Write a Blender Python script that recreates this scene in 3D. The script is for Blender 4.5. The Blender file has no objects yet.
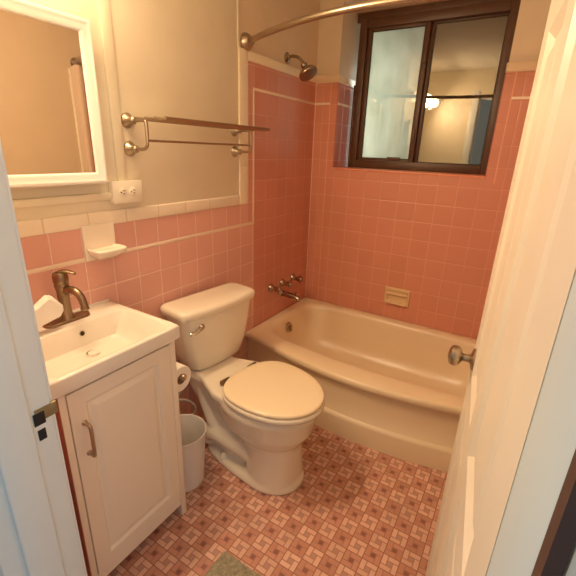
import bpy, bmesh, math, random
from mathutils import Vector, Matrix
random.seed(7)
C = bpy.context.scene.collection
PI = math.pi

# ------------------------------------------------------------------ materials
class X:
    """tiny wrapper so math nodes can be written as expressions"""
    def __init__(s, nt, sock): s.nt, s.s = nt, sock
    def _m(s, op, *a):
        n = s.nt.nodes.new('ShaderNodeMath'); n.operation = op
        for i, v in enumerate((s,) + a):
            if isinstance(v, X): s.nt.links.new(v.s, n.inputs[i])
            else: n.inputs[i].default_value = v
        return X(s.nt, n.outputs[0])
    def __add__(s, o): return s._m('ADD', o)
    def __sub__(s, o): return s._m('SUBTRACT', o)
    def __mul__(s, o): return s._m('MULTIPLY', o)
    def __truediv__(s, o): return s._m('DIVIDE', o)
    def fract(s): return s._m('FRACT')
    def floor(s): return s._m('FLOOR')
    def abs(s): return s._m('ABSOLUTE')
    def min(s, o): return s._m('MINIMUM', o)
    def max(s, o): return s._m('MAXIMUM', o)
    def lt(s, o): return s._m('LESS_THAN', o)
    def gt(s, o): return s._m('GREATER_THAN', o)
    def edge(s): return (s - 0.5).abs() * -1 + 0.5      # distance of a fraction to the nearest integer

def ramp(x, a, b):
    n = x.nt.nodes.new('ShaderNodeMapRange'); n.clamp = True
    x.nt.links.new(x.s, n.inputs[0]); n.inputs[1].default_value = a; n.inputs[2].default_value = b
    return X(x.nt, n.outputs[0])

def newmat(name):
    m = bpy.data.materials.new(name); m.use_nodes = True
    nt = m.node_tree; b = nt.nodes['Principled BSDF']
    return m, nt, b

def mixcol(nt, fac, a, b):
    n = nt.nodes.new('ShaderNodeMix'); n.data_type = 'RGBA'
    if isinstance(fac, X): nt.links.new(fac.s, n.inputs[0])
    else: n.inputs[0].default_value = fac
    for i, v in ((6, a), (7, b)):
        if isinstance(v, tuple): n.inputs[i].default_value = (*v, 1)
        else: nt.links.new(v, n.inputs[i])
    return n.outputs[2]

def plain(name, col, rough=0.4, metal=0.0, noise=0.04, scale=8, coat=0.0, bump=0.0, bscale=60):
    m, nt, b = newmat(name)
    tc = nt.nodes.new('ShaderNodeTexCoord')
    nz = nt.nodes.new('ShaderNodeTexNoise'); nz.inputs['Scale'].default_value = scale; nz.inputs['Detail'].default_value = 4
    nt.links.new(tc.outputs['Object'], nz.inputs['Vector'])
    lo = tuple(c * (1 - noise * 2) for c in col); hi = tuple(min(1, c * (1 + noise)) for c in col)
    nt.links.new(mixcol(nt, X(nt, nz.outputs[0]), lo, hi), b.inputs['Base Color'])
    b.inputs['Roughness'].default_value = rough; b.inputs['Metallic'].default_value = metal
    b.inputs['Coat Weight'].default_value = coat
    if bump:
        n2 = nt.nodes.new('ShaderNodeTexNoise'); n2.inputs['Scale'].default_value = bscale
        nt.links.new(tc.outputs['Object'], n2.inputs['Vector'])
        bp = nt.nodes.new('ShaderNodeBump'); bp.inputs['Strength'].default_value = bump; bp.inputs['Distance'].default_value = 0.002
        nt.links.new(n2.outputs[0], bp.inputs['Height']); nt.links.new(bp.outputs[0], b.inputs['Normal'])
    return m

def pos(nt):
    g = nt.nodes.new('ShaderNodeNewGeometry'); s = nt.nodes.new('ShaderNodeSeparateXYZ')
    nt.links.new(g.outputs['Position'], s.inputs[0])
    return [X(nt, s.outputs[i]) for i in range(3)]

def noise2(nt, a, b, seed=0.0):
    c = nt.nodes.new('ShaderNodeCombineXYZ')
    nt.links.new(a.s, c.inputs[0]); nt.links.new(b.s, c.inputs[1]); c.inputs[2].default_value = seed
    w = nt.nodes.new('ShaderNodeTexWhiteNoise'); w.noise_dimensions = '3D'; nt.links.new(c.outputs[0], w.inputs['Vector'])
    return X(nt, w.outputs['Value'])

def tile_mat(name, ax, u0, v0, tw, th, col, grout, gw=0.0022, rough=0.30, vax=2, var=0.03):
    m, nt, b = newmat(name); p = pos(nt)
    u = (p[ax] - u0) / tw; v = (p[vax] - v0) / th
    d = (u.fract().edge() * tw).min(v.fract().edge() * th)
    mask = ramp(d, gw * 0.45, gw * 0.45 + 0.0009)            # 0 in the joint, 1 on the tile
    r = noise2(nt, u.floor(), v.floor(), 3.1)
    lo = tuple(c * (1 - var) for c in col); hi = tuple(min(1, c * (1 + var * 0.6)) for c in col)
    tile = mixcol(nt, r, lo, hi)
    nt.links.new(mixcol(nt, mask, grout, tile), b.inputs['Base Color'])
    rr = mask * (rough - 0.7) + 0.7; nt.links.new(rr.s, b.inputs['Roughness'])
    bp = nt.nodes.new('ShaderNodeBump'); bp.inputs['Strength'].default_value = 0.6; bp.inputs['Distance'].default_value = 0.002
    soft = ramp(d, 0.0, 0.004); nt.links.new(soft.s, bp.inputs['Height']); nt.links.new(bp.outputs[0], b.inputs['Normal'])
    return m

def floor_mat():
    m, nt, b = newmat('floor_mosaic'); p = pos(nt); c = 0.061
    U = (p[0] - (0.6415 - c / 2)) / c; V = (p[1] - (-1.3581 - c / 2)) / c
    iu, iv = U.floor(), V.floor(); u, v = U.fract(), V.fract()
    par = ((iu + iv) * 0.5).fract().gt(0.25)                 # 0 light cell, 1 dark cell
    t, w = 1 / 3.0, 2 / 3.0
    inside = u.gt(t) * u.lt(w) * v.gt(t) * v.lt(w)
    A = v.lt(t) * u.lt(w); B = u.gt(w - 0.0001) * v.lt(w); D = v.gt(w - 0.0001) * u.gt(t); E = u.lt(t) * v.gt(t - 0.0001)
    pid = A * 1 + B * 2 + D * 3 + E * 4
    seg1 = ((u - w).abs() + v.gt(w + 0.001) * 9); seg2 = ((v - w).abs() + u.lt(t - 0.001) * 9)
    seg3 = ((u - t).abs() + v.lt(t - 0.001) * 9); seg4 = ((v - t).abs() + u.gt(w + 0.001) * 9)
    d = seg1.min(seg2).min(seg3).min(seg4)
    line = ramp(d, 0.018, 0.045); bl = ramp(u.edge().min(v.edge()), 0.012, 0.04)
    r = noise2(nt, iu * 5 + pid, iv * 7 + pid, 0.7); r2 = noise2(nt, iu, iv, 5.5)
    light = mixcol(nt, r, (0.73, 0.42, 0.315), (0.83, 0.51, 0.39))
    dark = mixcol(nt, r, (0.55, 0.24, 0.165), (0.65, 0.315, 0.225))
    col = mixcol(nt, par, light, dark)
    cen = mixcol(nt, par, (0.50, 0.28, 0.22), (0.28, 0.095, 0.075))
    col = mixcol(nt, inside, col, cen)
    col = mixcol(nt, r2 * 0.22, col, (0.36, 0.16, 0.12))
    col = mixcol(nt, line, (0.42, 0.20, 0.155), col)
    col = mixcol(nt, bl, (0.26, 0.11, 0.085), col)
    n = nt.nodes.new('ShaderNodeTexNoise'); n.inputs['Scale'].default_value = 7; n.inputs['Detail'].default_value = 3
    g = nt.nodes.new('ShaderNodeNewGeometry'); nt.links.new(g.outputs['Position'], n.inputs['Vector'])
    stain = ramp(X(nt, n.outputs[0]), 0.5, 0.85) * 0.25
    col = mixcol(nt, stain, col, (0.30, 0.19, 0.13))
    nt.links.new(col, b.inputs['Base Color']); b.inputs['Roughness'].default_value = 0.42
    bp = nt.nodes.new('ShaderNodeBump'); bp.inputs['Strength'].default_value = 0.25; bp.inputs['Distance'].default_value = 0.001
    nt.links.new(line.min(bl).s, bp.inputs['Height']); nt.links.new(bp.outputs[0], b.inputs['Normal'])
    return m

T = 0.1095; GL = 0.013; L0 = 1.002; LT = L0 + 6 * T + GL     # tile pitch, liner width, low and high liner heights
LY = -(6 * T + GL / 2)                                       # y of the upright liner
W = 1.46; SY = -2.115; SY2 = -2.245; CZ = 2.27; TH = 0.36    # room width, doorway wall faces, ceiling, tub height
PINK = (0.80, 0.30, 0.215); GROUT = (0.90, 0.50, 0.38)
M = {}
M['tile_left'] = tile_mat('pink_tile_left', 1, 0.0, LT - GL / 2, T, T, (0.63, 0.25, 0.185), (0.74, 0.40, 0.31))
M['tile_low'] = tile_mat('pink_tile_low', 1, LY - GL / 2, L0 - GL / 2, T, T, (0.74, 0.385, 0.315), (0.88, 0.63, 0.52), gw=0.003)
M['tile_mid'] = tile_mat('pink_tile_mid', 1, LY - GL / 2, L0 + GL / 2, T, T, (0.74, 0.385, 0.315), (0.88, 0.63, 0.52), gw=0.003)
M['tile_col'] = tile_mat('pink_tile_column', 1, 5.0, L0 + GL / 2, 20, T, (0.68, 0.31, 0.24), (0.80, 0.48, 0.39))
M['tile_back'] = tile_mat('pink_tile_back', 0, 0.1715, LT - GL / 2, T, T, (0.70, 0.29, 0.20), (0.79, 0.405, 0.30))
M['tile_right'] = tile_mat('pink_tile_right', 1, 0.0, LT - GL / 2, T, T, PINK, GROUT)
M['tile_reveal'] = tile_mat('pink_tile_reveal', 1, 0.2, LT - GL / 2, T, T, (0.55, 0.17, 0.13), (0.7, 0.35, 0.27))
M['tile_sill'] = tile_mat('pink_tile_sill', 0, 0.1715, 9.0, T, 30, (0.86, 0.32, 0.20), GROUT)
M['tile_south'] = tile_mat('pink_tile_south', 0, 0.0, L0 - GL / 2, T, T, PINK, GROUT)
M['cap_h'] = tile_mat('cream_cap_across', 1, -0.712, 5.0, 0.152, 20, (0.88, 0.76, 0.60), (0.62, 0.50, 0.36), gw=0.0016, var=0.02)
M['cap_v'] = tile_mat('cream_cap_upright', 1, 5.0, 1.16, 20, 0.152, (0.88, 0.77, 0.57), (0.84, 0.72, 0.52), gw=0.001, var=0.02)
M['cap_b'] = tile_mat('cream_cap_back', 0, 0.0, 5.0, 0.152, 20, (0.86, 0.66, 0.45), (0.70, 0.50, 0.34), gw=0.0012, var=0.02)
M['liner'] = plain('cream_liner', (0.90, 0.72, 0.56), 0.3)
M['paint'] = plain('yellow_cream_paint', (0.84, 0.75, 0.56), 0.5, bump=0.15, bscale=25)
M['paint_sh'] = plain('dimmed_cream_paint', (0.74, 0.60, 0.43), 0.5, bump=0.15, bscale=25)  # duller wall tone, colouring in the weaker lamp light around the shower
M['paint_r'] = plain('ochre_paint', (0.62, 0.46, 0.29), 0.5)
M['ceil'] = plain('ceiling_paint', (0.80, 0.76, 0.68), 0.7)
M['trim'] = plain('gloss_white_trim_paint', (0.74, 0.78, 0.77), 0.35, bump=0.25, bscale=18)
M['jambr'] = plain('trim_paint_daylight_tint', (0.47, 0.58, 0.64), 0.4, bump=0.2, bscale=18)  # right jamb's trim paint, tinted blue to stand for hallway daylight on it
M['doorp'] = plain('cream_door_paint', (0.71, 0.63, 0.51), 0.38, bump=0.12, bscale=20)
M['floor'] = floor_mat()
M['hall'] = plain('hall_floor_wood', (0.30, 0.20, 0.12), 0.5)
M['porc'] = plain('bone_porcelain', (0.86, 0.78, 0.64), 0.14, coat=0.3, noise=0.01)
M['seat'] = plain('bone_plastic_seat', (0.88, 0.74, 0.52), 0.25, noise=0.01)
M['tub'] = plain('bone_enamel', (0.86, 0.70, 0.48), 0.28, coat=0.0, noise=0.01)
M['sinkm'] = plain('white_ceramic_sink', (0.80, 0.74, 0.64), 0.14, coat=0.2, noise=0.01)
M['cab'] = plain('offwhite_cabinet_paint', (0.86, 0.76, 0.62), 0.38, noise=0.01)
M['cabside'] = plain('cabinet_side_shade_red', (0.40, 0.16, 0.10), 0.5)  # shade and pink tile reflection put into the colour of the vanity side
M['white'] = plain('white_plastic', (0.86, 0.84, 0.80), 0.35, noise=0.01)
M['ivory'] = plain('ivory_plastic', (0.86, 0.79, 0.64), 0.35, noise=0.01)
M['wframe'] = plain('white_mirror_frame', (0.88, 0.85, 0.79), 0.3, noise=0.01)
M['bin'] = plain('white_bin_plastic', (0.80, 0.75, 0.69), 0.4, noise=0.01)
M['nickel'] = plain('brushed_nickel', (0.46, 0.37, 0.27), 0.30, 1.0, scale=40)
M['bronze'] = plain('aged_brass', (0.28, 0.20, 0.125), 0.32, 1.0, scale=30)
M['chrome'] = plain('chrome', (0.62, 0.58, 0.52), 0.15, 1.0)
M['brass'] = plain('tarnished_brass_plate', (0.30, 0.24, 0.12), 0.5, 0.7, scale=60, noise=0.2)
M['tap'] = plain('dark_polished_nickel', (0.40, 0.33, 0.26), 0.22, 1.0, scale=30)
M['hole'] = plain('painted_hole_black', (0.012, 0.010, 0.009), 0.9)  # shade inside holes as a near-black colour on solid plates
M['wood'] = plain('dark_brown_window_frame', (0.105, 0.046, 0.025), 0.42, noise=0.15, scale=20)
M['rubber'] = plain('black_gasket', (0.02, 0.015, 0.012), 0.6)
M['mat'] = plain('olive_shag', (0.44, 0.39, 0.27), 0.95, noise=0.35, scale=70, bump=1.0, bscale=300)
M['paper'] = plain('toilet_tissue', (0.88, 0.82, 0.74), 0.9, noise=0.02)
M['soapm'] = plain('white_soap', (0.90, 0.87, 0.80), 0.35, noise=0.02)
M['ceram'] = plain('ivory_ceramic', (0.88, 0.78, 0.64), 0.2, coat=0.2, noise=0.01)
M['ceramt'] = plain('tan_ceramic', (0.80, 0.57, 0.33), 0.25, noise=0.02)
M['hose'] = plain('braided_supply_hose', (0.42, 0.38, 0.33), 0.45, 0.3)
M['dark'] = plain('night_brown', (0.05, 0.018, 0.012), 0.6, noise=0.4, scale=30)
M['stucco'] = plain('outside_wall', (0.10, 0.10, 0.085), 0.9, noise=0.3)
M['curtain'] = plain('peach_curtain_liner', (0.66, 0.47, 0.32), 0.5)

def glossmix(name, base_node, fac, gcol=(1, 1, 1), rough=0.01):
    m = bpy.data.materials.new(name); m.use_nodes = True; nt = m.node_tree; nt.nodes.clear()
    o = nt.nodes.new('ShaderNodeOutputMaterial'); mx = nt.nodes.new('ShaderNodeMixShader'); mx.inputs[0].default_value = fac
    g = nt.nodes.new('ShaderNodeBsdfGlossy'); g.inputs[0].default_value = (*gcol, 1); g.inputs['Roughness'].default_value = rough
    b = base_node(nt)
    nt.links.new(b.outputs[0], mx.inputs[1]); nt.links.new(g.outputs[0], mx.inputs[2]); nt.links.new(mx.outputs[0], o.inputs[0])
    return m
def _transp(nt):
    n = nt.nodes.new('ShaderNodeBsdfTransparent'); n.inputs[0].default_value = (0.30, 0.32, 0.27, 1); return n
def _frost(nt):
    n = nt.nodes.new('ShaderNodeBsdfTranslucent')
    tc = nt.nodes.new('ShaderNodeTexCoord'); mp = nt.nodes.new('ShaderNodeMapping'); mp.inputs['Scale'].default_value = (9, 9, 4)
    nt.links.new(tc.outputs['Object'], mp.inputs[0])
    nz = nt.nodes.new('ShaderNodeTexNoise'); nz.inputs['Scale'].default_value = 1.0; nz.inputs['Detail'].default_value = 5
    nt.links.new(mp.outputs[0], nz.inputs['Vector'])
    f = ramp(X(nt, nz.outputs[0]), 0.25, 0.7)
    nt.links.new(mixcol(nt, f, (0.60, 0.63, 0.54), (0.84, 0.87, 0.78)), n.inputs[0]); return n
M['glass_clear'] = glossmix('dark_window_glass', _transp, 0.23, (1.0, 0.95, 0.85))
M['glass_frost'] = glossmix('obscured_window_glass', _frost, 0.18, (1.0, 0.95, 0.85))
M['mirror'] = glossmix('mirror_silver', lambda nt: nt.nodes.new('ShaderNodeBsdfDiffuse'), 0.97, (0.93, 0.90, 0.86), 0.0)
def emis(name, col, st):
    m = bpy.data.materials.new(name); m.use_nodes = True; nt = m.node_tree; b = nt.nodes['Principled BSDF']
    b.inputs['Base Color'].default_value = (0.9, 0.85, 0.75, 1)
    b.inputs['Emission Color'].default_value = (*col, 1); b.inputs['Emission Strength'].default_value = st
    return m
M['shade'] = emis('lit_opal_glass', (1.0, 0.62, 0.30), 6)

# ------------------------------------------------------------------ mesh helpers
def wloc(o):
    v = Vector((0, 0, 0))
    while o: v += o.location; o = o.parent
    return v

def mk(name, bm, mat, parent=None, loc=None, sharp=38, smooth=True):
    bmesh.ops.recalc_face_normals(bm, faces=bm.faces)
    off = Vector(loc) if loc is not None else Vector((0, 0, 0))
    if parent is not None and loc is None: off = wloc(parent)
    elif parent is not None: pass
    bmesh.ops.translate(bm, verts=bm.verts, vec=-off)
    for e in bm.edges:
        if len(e.link_faces) == 2 and e.calc_face_angle(0) > math.radians(sharp): e.smooth = False
    for f in bm.faces: f.smooth = smooth
    me = bpy.data.meshes.new(name); bm.to_mesh(me); bm.free()
    o = bpy.data.objects.new(name, me); C.objects.link(o)
    for mm in (mat if isinstance(mat, list) else [mat]): me.materials.append(mm)
    if parent is not None: o.parent = parent; o.location = off - wloc(parent)
    else: o.location = off
    return o

def root(name, loc, label, cat, group=None):
    o = bpy.data.objects.new(name, None); C.objects.link(o); o.location = loc; o.empty_display_size = 0.05
    o['label'] = label; o['category'] = cat
    if group: o['group'] = group
    return o
def tag(o, label, cat, group=None):
    o['label'] = label; o['category'] = cat
    if group: o['group'] = group
    return o
def struct(o): o['kind'] = 'structure'; return o

def bbox(bm, x0, x1, y0, y1, z0, z1, bev=0.0, seg=2):
    r = bmesh.ops.create_cube(bm, size=1.0); vs = r['verts']
    for v in vs: v.co = Vector(((x0 + x1) / 2 + v.co.x * (x1 - x0), (y0 + y1) / 2 + v.co.y * (y1 - y0), (z0 + z1) / 2 + v.co.z * (z1 - z0)))
    if bev:
        es = list({e for v in vs for e in v.link_edges})
        r2 = bmesh.ops.bevel(bm, geom=es, offset=bev, segments=seg, affect='EDGES', profile=0.5)
        return r2['verts']
    return vs
def box(*a, bev=0.0, seg=2):
    bm = bmesh.new(); bbox(bm, *a, bev=bev, seg=seg); return bm

def lathe(bm, prof, origin=(0, 0, 0), axis=(0, 0, 1), n=32, sx=1.0, close=True):
    """prof = [(radius, height along axis)]"""
    q = Vector(axis).normalized().to_track_quat('Z', 'Y').to_matrix(); O = Vector(origin)
    rings = []
    for r, h in prof:
        rings.append([bm.verts.new(O + q @ Vector((r * math.cos(2 * PI * k / n) * sx, r * math.sin(2 * PI * k / n), h))) for k in range(n)])
    loft(bm, rings, close, close); return rings
def loft(bm, rings, cap0=True, cap1=True, closed=True):
    n = len(rings[0])
    for a, b in zip(rings, rings[1:]):
        for k in range(n if closed else n - 1):
            bm.faces.new((a[k], a[(k + 1) % n], b[(k + 1) % n], b[k]))
    if cap0: bm.faces.new(rings[0][::-1])
    if cap1: bm.faces.new(rings[-1])
def ring(bm, pts): return [bm.verts.new(p) for p in pts]

def tube(bm, pts, r, n=12, cap=True, flat=1.0):
    pts = [Vector(p) for p in pts]; rs = r if isinstance(r, (list, tuple)) else [r] * len(pts)
    rings = []; up = None
    for i, p in enumerate(pts):
        t = (pts[min(i + 1, len(pts) - 1)] - pts[max(i - 1, 0)]).normalized()
        if up is None:
            up = Vector((0, 0, 1)) if abs(t.z) < 0.9 else Vector((1, 0, 0))
        a = t.cross(up).normalized(); b = a.cross(t).normalized(); up = b
        rings.append([bm.verts.new(p + (a * math.cos(2 * PI * k / n) + b * math.sin(2 * PI * k / n) * flat) * rs[i]) for k in range(n)])
    loft(bm, rings, cap, cap)
def smoothpath(pts, n=8):
    """Catmull-Rom through the points"""
    P = [Vector(p) for p in pts]; P = [P[0] * 2 - P[1]] + P + [P[-1] * 2 - P[-2]]; out = []
    for i in range(1, len(P) - 2):
        for k in range(n):
            t = k / n; a, b, c, d = P[i - 1:i + 3]
            out.append(0.5 * ((2 * b) + (c - a) * t + (2 * a - 5 * b + 4 * c - d) * t * t + (3 * b - a - 3 * c + d) * t ** 3))
    out.append(P[-2]); return out

def frame(bm, x0, x1, z0, z1, w, y0, y1, ax='y', bev=0.0):
    """rectangular frame in the plane across axis ax: four mitre-free bars; w=(left,right,bottom,top)"""
    l, r, b, t = w
    for (a0, a1, c0, c1) in ((x0, x0 + l, z0, z1), (x1 - r, x1, z0, z1), (x0 + l, x1 - r, z0, z0 + b), (x0 + l, x1 - r, z1 - t, z1)):
        if ax == 'y': bbox(bm, a0, a1, y0, y1, c0, c1, bev=bev)
        else: bbox(bm, y0, y1, a0, a1, c0, c1, bev=bev)

def sqparam(n):
    """n*4 points on the unit square boundary"""
    out = []
    for k in range(n): out.append((-1 + 2 * k / n, -1))
    for k in range(n): out.append((1, -1 + 2 * k / n))
    for k in range(n): out.append((1 - 2 * k / n, 1))
    for k in range(n): out.append((-1, 1 - 2 * k / n))
    return out
def superp(p, e):
    s = (abs(p[0]) ** e + abs(p[1]) ** e) ** (1 / e); return p[0] / s, p[1] / s

# ------------------------------------------------------------------ room shell
struct(mk('floor', box(-0.02, W + 0.02, SY2, 0.1, -0.05, 0), M['floor'], smooth=False))
struct(mk('ceiling', box(-0.12, W + 0.12, SY2, 0.2, CZ, CZ + 0.06), M['ceil'], smooth=False))
CAPB, CAPT = 1.111, 1.162; CY0, CY1 = -0.785, -0.712
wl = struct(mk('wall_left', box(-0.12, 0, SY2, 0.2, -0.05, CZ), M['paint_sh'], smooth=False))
# painted field beyond the shower, standing a touch proud of the shower wall
mk('painted_plaster', box(0, 0.003, SY, CY0 + 0.006, CAPT - 0.01, CZ, bev=0.001), M['paint'], wl)
mk('corner_bead', box(0, 0.006, CY0 - 0.004, CY0 + 0.012, 1.83, CZ, bev=0.002), M['paint'], wl)
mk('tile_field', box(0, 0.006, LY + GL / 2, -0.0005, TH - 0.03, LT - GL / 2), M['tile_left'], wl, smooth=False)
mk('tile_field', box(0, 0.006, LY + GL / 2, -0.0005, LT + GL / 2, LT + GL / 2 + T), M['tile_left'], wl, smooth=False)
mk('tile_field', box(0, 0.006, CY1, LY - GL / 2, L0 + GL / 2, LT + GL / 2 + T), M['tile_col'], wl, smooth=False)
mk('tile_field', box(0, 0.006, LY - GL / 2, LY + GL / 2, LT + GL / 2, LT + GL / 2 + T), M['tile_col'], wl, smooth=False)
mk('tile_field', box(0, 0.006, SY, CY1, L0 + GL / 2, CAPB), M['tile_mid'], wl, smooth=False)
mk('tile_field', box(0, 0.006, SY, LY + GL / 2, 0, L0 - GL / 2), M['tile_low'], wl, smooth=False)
bm = bmesh.new(); bbox(bm, 0, 0.0075, SY, LY + GL / 2, L0 - GL / 2, L0 + GL / 2, bev=0.002)
bbox(bm, 0, 0.0075, LY - GL / 2, LY + GL / 2, L0 + GL / 2, LT + GL / 2, bev=0.002)
bbox(bm, 0, 0.0075, LY + GL / 2, -0.001, LT - GL / 2, LT + GL / 2, bev=0.002)
mk('liner_strip', bm, M['liner'], wl)
mk('cap_tile', box(0, 0.011, SY, CY0, CAPB, CAPT, bev=0.006, seg=3), M['cap_h'], wl)
CT0, CT1 = LT + GL / 2 + T, 1.832
mk('cap_tile', box(0, 0.011, CY0, CY1, CAPB, CT1, bev=0.006, seg=3), M['cap_v'], wl)
mk('cap_tile', box(0, 0.011, CY1, 0, CT0, CT1, bev=0.006, seg=3), M['cap_v'], wl)
mk('grout_corner', box(0.0, 0.009, -0.009, 0, TH, CT1 - 0.04, bev=0.003), M['liner'], wl)
mk('wood_batten', box(0, 0.013, -1.492, -1.452, 1.255, CZ, bev=0.005), M['paint'], wl)
mk('wood_batten', box(0, 0.022, SY, -1.497, 1.200, 1.226, bev=0.006), M['paint'], wl)

# back wall with a deep window reveal
RX0, RX1, RZ0, RZ1, RD = 0.155, 1.068, 1.290, 2.20, 0.215
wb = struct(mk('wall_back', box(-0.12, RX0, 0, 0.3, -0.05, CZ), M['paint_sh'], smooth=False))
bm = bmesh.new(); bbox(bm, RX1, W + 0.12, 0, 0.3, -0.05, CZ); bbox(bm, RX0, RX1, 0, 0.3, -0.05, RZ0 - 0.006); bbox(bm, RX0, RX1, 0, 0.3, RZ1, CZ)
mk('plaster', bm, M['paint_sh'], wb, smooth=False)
y0, y1 = -0.006, 0
LXL, LXR = 0.112, 1.112
bm = bmesh.new()
bbox(bm, 0.006, RX0, y0, y1, TH - 0.03, CT0); bbox(bm, RX0, RX1, y0, y1, TH - 0.03, RZ0 - 0.001); bbox(bm, RX1, W, y0, y1, TH - 0.03, CT0)
mk('tile_field', bm, M['tile_back'], wb, smooth=False)
bm = bmesh.new(); bbox(bm, 0.006, LXL, -0.0075, 0, LT - GL / 2, LT + GL / 2, bev=0.002)
bbox(bm, LXR, W, -0.0075, 0, LT - GL / 2, LT + GL / 2, bev=0.002)
mk('liner_strip', bm, M['liner'], wb)
bm = bmesh.new(); bbox(bm, LXL - 0.002, LXL + 0.002, -0.007, 0, TH, CT0); bbox(bm, LXR - 0.003, LXR + 0.003, -0.007, 0, TH + 0.9, CT0)
mk('grout_line', bm, tile_mat('thin_grout', 0, 9, 9, 50, 50, (0.88, 0.42, 0.28), GROUT), wb)
bm = bmesh.new(); bbox(bm, 0, RX0 + 0.004, -0.011, 0, CT0, CT1, bev=0.006, seg=3); bbox(bm, RX1 - 0.004, W, -0.011, 0, CT0, CT1, bev=0.006, seg=3)
mk('cap_tile', bm, M['cap_b'], wb)
# reveal faces: left, right (tile below the cap height, paint above), sill
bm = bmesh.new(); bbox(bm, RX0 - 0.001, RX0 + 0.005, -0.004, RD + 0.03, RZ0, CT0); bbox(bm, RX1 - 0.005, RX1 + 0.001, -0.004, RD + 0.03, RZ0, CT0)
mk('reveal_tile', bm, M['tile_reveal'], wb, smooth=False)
bm = bmesh.new(); bbox(bm, RX0 - 0.001, RX0 + 0.007, -0.006, RD + 0.03, CT0, CT1, bev=0.003); bbox(bm, RX1 - 0.007, RX1 + 0.001, -0.006, RD + 0.03, CT0, CT1, bev=0.003)
mk('reveal_cap', bm, M['cap_b'], wb)
bm = bmesh.new(); bbox(bm, RX0, RX0 + 0.0065, 0, RD, LT - GL / 2, LT + GL / 2); mk('liner_strip', bm, M['liner'], wb)
mk('window_sill', box(RX0, RX1, -0.010, RD + 0.03, RZ0 - 0.008, RZ0 + 0.004, bev=0.004, seg=3), M['tile_sill'], wb)

# right wall and doorway wall
wr = struct(mk('wall_right', box(W, W + 0.12, SY2, 0.2, -0.05, CZ), M['paint_r'], smooth=False))
mk('tile_field', box(W - 0.006, W, CY1, -0.0065, TH - 0.03, CT0), M['tile_right'], wr, smooth=False)
mk('cap_tile', box(W - 0.011, W, CY0, -0.011, CT0, CT1, bev=0.005), M['cap_v'], wr)
mk('cap_tile', box(W - 0.011, W, CY0, CY1, 0.12, CT0, bev=0.005), M['cap_v'], wr)
DX0, DX1, DH = 0.612, 1.327, 1.985
ws = struct(mk('wall_front', box(-0.12, DX0 - 0.02, SY2, SY, -0.05, CZ), M['paint'], smooth=False))
bm = bmesh.new(); bbox(bm, DX1 + 0.02, W + 0.6, SY2, SY, -0.05, CZ); bbox(bm, DX0 - 0.02, DX1 + 0.02, SY2, SY, DH + 0.02, CZ)
bbox(bm, -1.6, -0.12, SY2, SY, -0.05, CZ); bbox(bm, -1.6, W + 0.6, SY2, SY, CZ, CZ + 0.4)
mk('plaster', bm, M['paint'], ws, smooth=False)
mk('tile_field', box(0.006, DX0 - 0.022, SY, SY + 0.006, 0, CAPB), M['tile_south'], ws, smooth=False)
# door lining (jambs, head, stops)
dj = struct(mk('trim_1', box(DX0 - 0.02, DX0, SY2 - 0.004, SY, 0, DH + 0.02, bev=0.003), M['trim']))
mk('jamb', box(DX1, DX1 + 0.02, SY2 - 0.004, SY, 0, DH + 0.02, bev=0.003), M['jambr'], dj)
mk('head_jamb', box(DX0, DX1, SY2 - 0.004, SY, DH, DH + 0.02, bev=0.002), M['trim'], dj)
mk('door_stop', box(DX0, DX0 + 0.011, SY2 + 0.03, SY - 0.040, 0, DH, bev=0.004, seg=3), M['trim'], dj)
mk('door_stop', box(DX0 + 0.011, DX1 - 0.011, SY2 + 0.03, SY - 0.040, DH - 0.011, DH, bev=0.004, seg=3), M['trim'], dj)
mk('inner_casing', box(DX0 - 0.075, DX0 - 0.006, SY, SY + 0.008, 0, DH + 0.07, bev=0.003), M['trim'], dj)
mk('hall_casing', box(DX1 + 0.0065, DX1 + 0.085, SY2 - 0.018, SY2 - 0.004, 0, DH + 0.08, bev=0.004), M['doorp'], dj)
mk('dark_edge_strip', box(DX1 + 0.0005, DX1 + 0.0065, SY2 - 0.0175, SY2 - 0.004, 0, DH), M['dark'], dj)
# hallway floor outside the door
struct(mk('trim_2', box(-1.6, W + 0.6, -3.6, SY2, -0.05, -0.002), M['hall'], smooth=False))

struct(mk('trim_4', box(-1.6, W + 0.6, -3.75, -3.6, -0.05, 2.6), M['ceil'], smooth=False))   # far side of the hallway
# ------------------------------------------------------------------ window
WX0, WX1, WZ0, WZ1 = 0.183, RX1 - 0.006, RZ0 + 0.004, 2.16
YF = RD - 0.015
wn = struct(mk('window_1', box(RX0, RX1, RD + 0.001, RD + 0.03, 2.15, RZ1, bev=0.001), M['wood']))
bm = bmesh.new(); frame(bm, WX0, WX1, WZ0, WZ1, (0.048, 0.052, 0.050, 0.050), YF, RD + 0.06, bev=0.004)
mk('window_frame', bm, M['wood'], wn)
bm = bmesh.new(); bbox(bm, RX0 + 0.018, WX0 + 0.004, YF - 0.004, RD + 0.06, WZ0, CT0 + 0.012, bev=0.003)
bbox(bm, RX0 + 0.034, WX0 + 0.004, YF - 0.002, RD + 0.06, CT0 + 0.012, WZ1, bev=0.003)
mk('side_filler', bm, M['wood'], wn)
XM = 0.596
def sash(x0, x1, y0, mat, gl, w):
    bm = bmesh.new(); frame(bm, x0, x1, WZ0 + 0.040, WZ1 - 0.046, w, y0, y0 + 0.022, bev=0.003)
    s = mk('sash', bm, M['wood'], wn)
    bm = bmesh.new(); frame(bm, x0 + w[0] - 0.001, x1 - w[1] + 0.001, WZ0 + 0.040 + w[2] - 0.001, WZ1 - 0.046 - w[3] + 0.001, (0.005,) * 4, y0 + 0.004, y0 + 0.016)
    mk('gasket', bm, M['rubber'], s)
    mk('pane', box(x0 + w[0], x1 - w[1], y0 + 0.009, y0 + 0.012, WZ0 + 0.040 + w[2], WZ1 - 0.046 - w[3]), mat, s, smooth=False)
    return s
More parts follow.
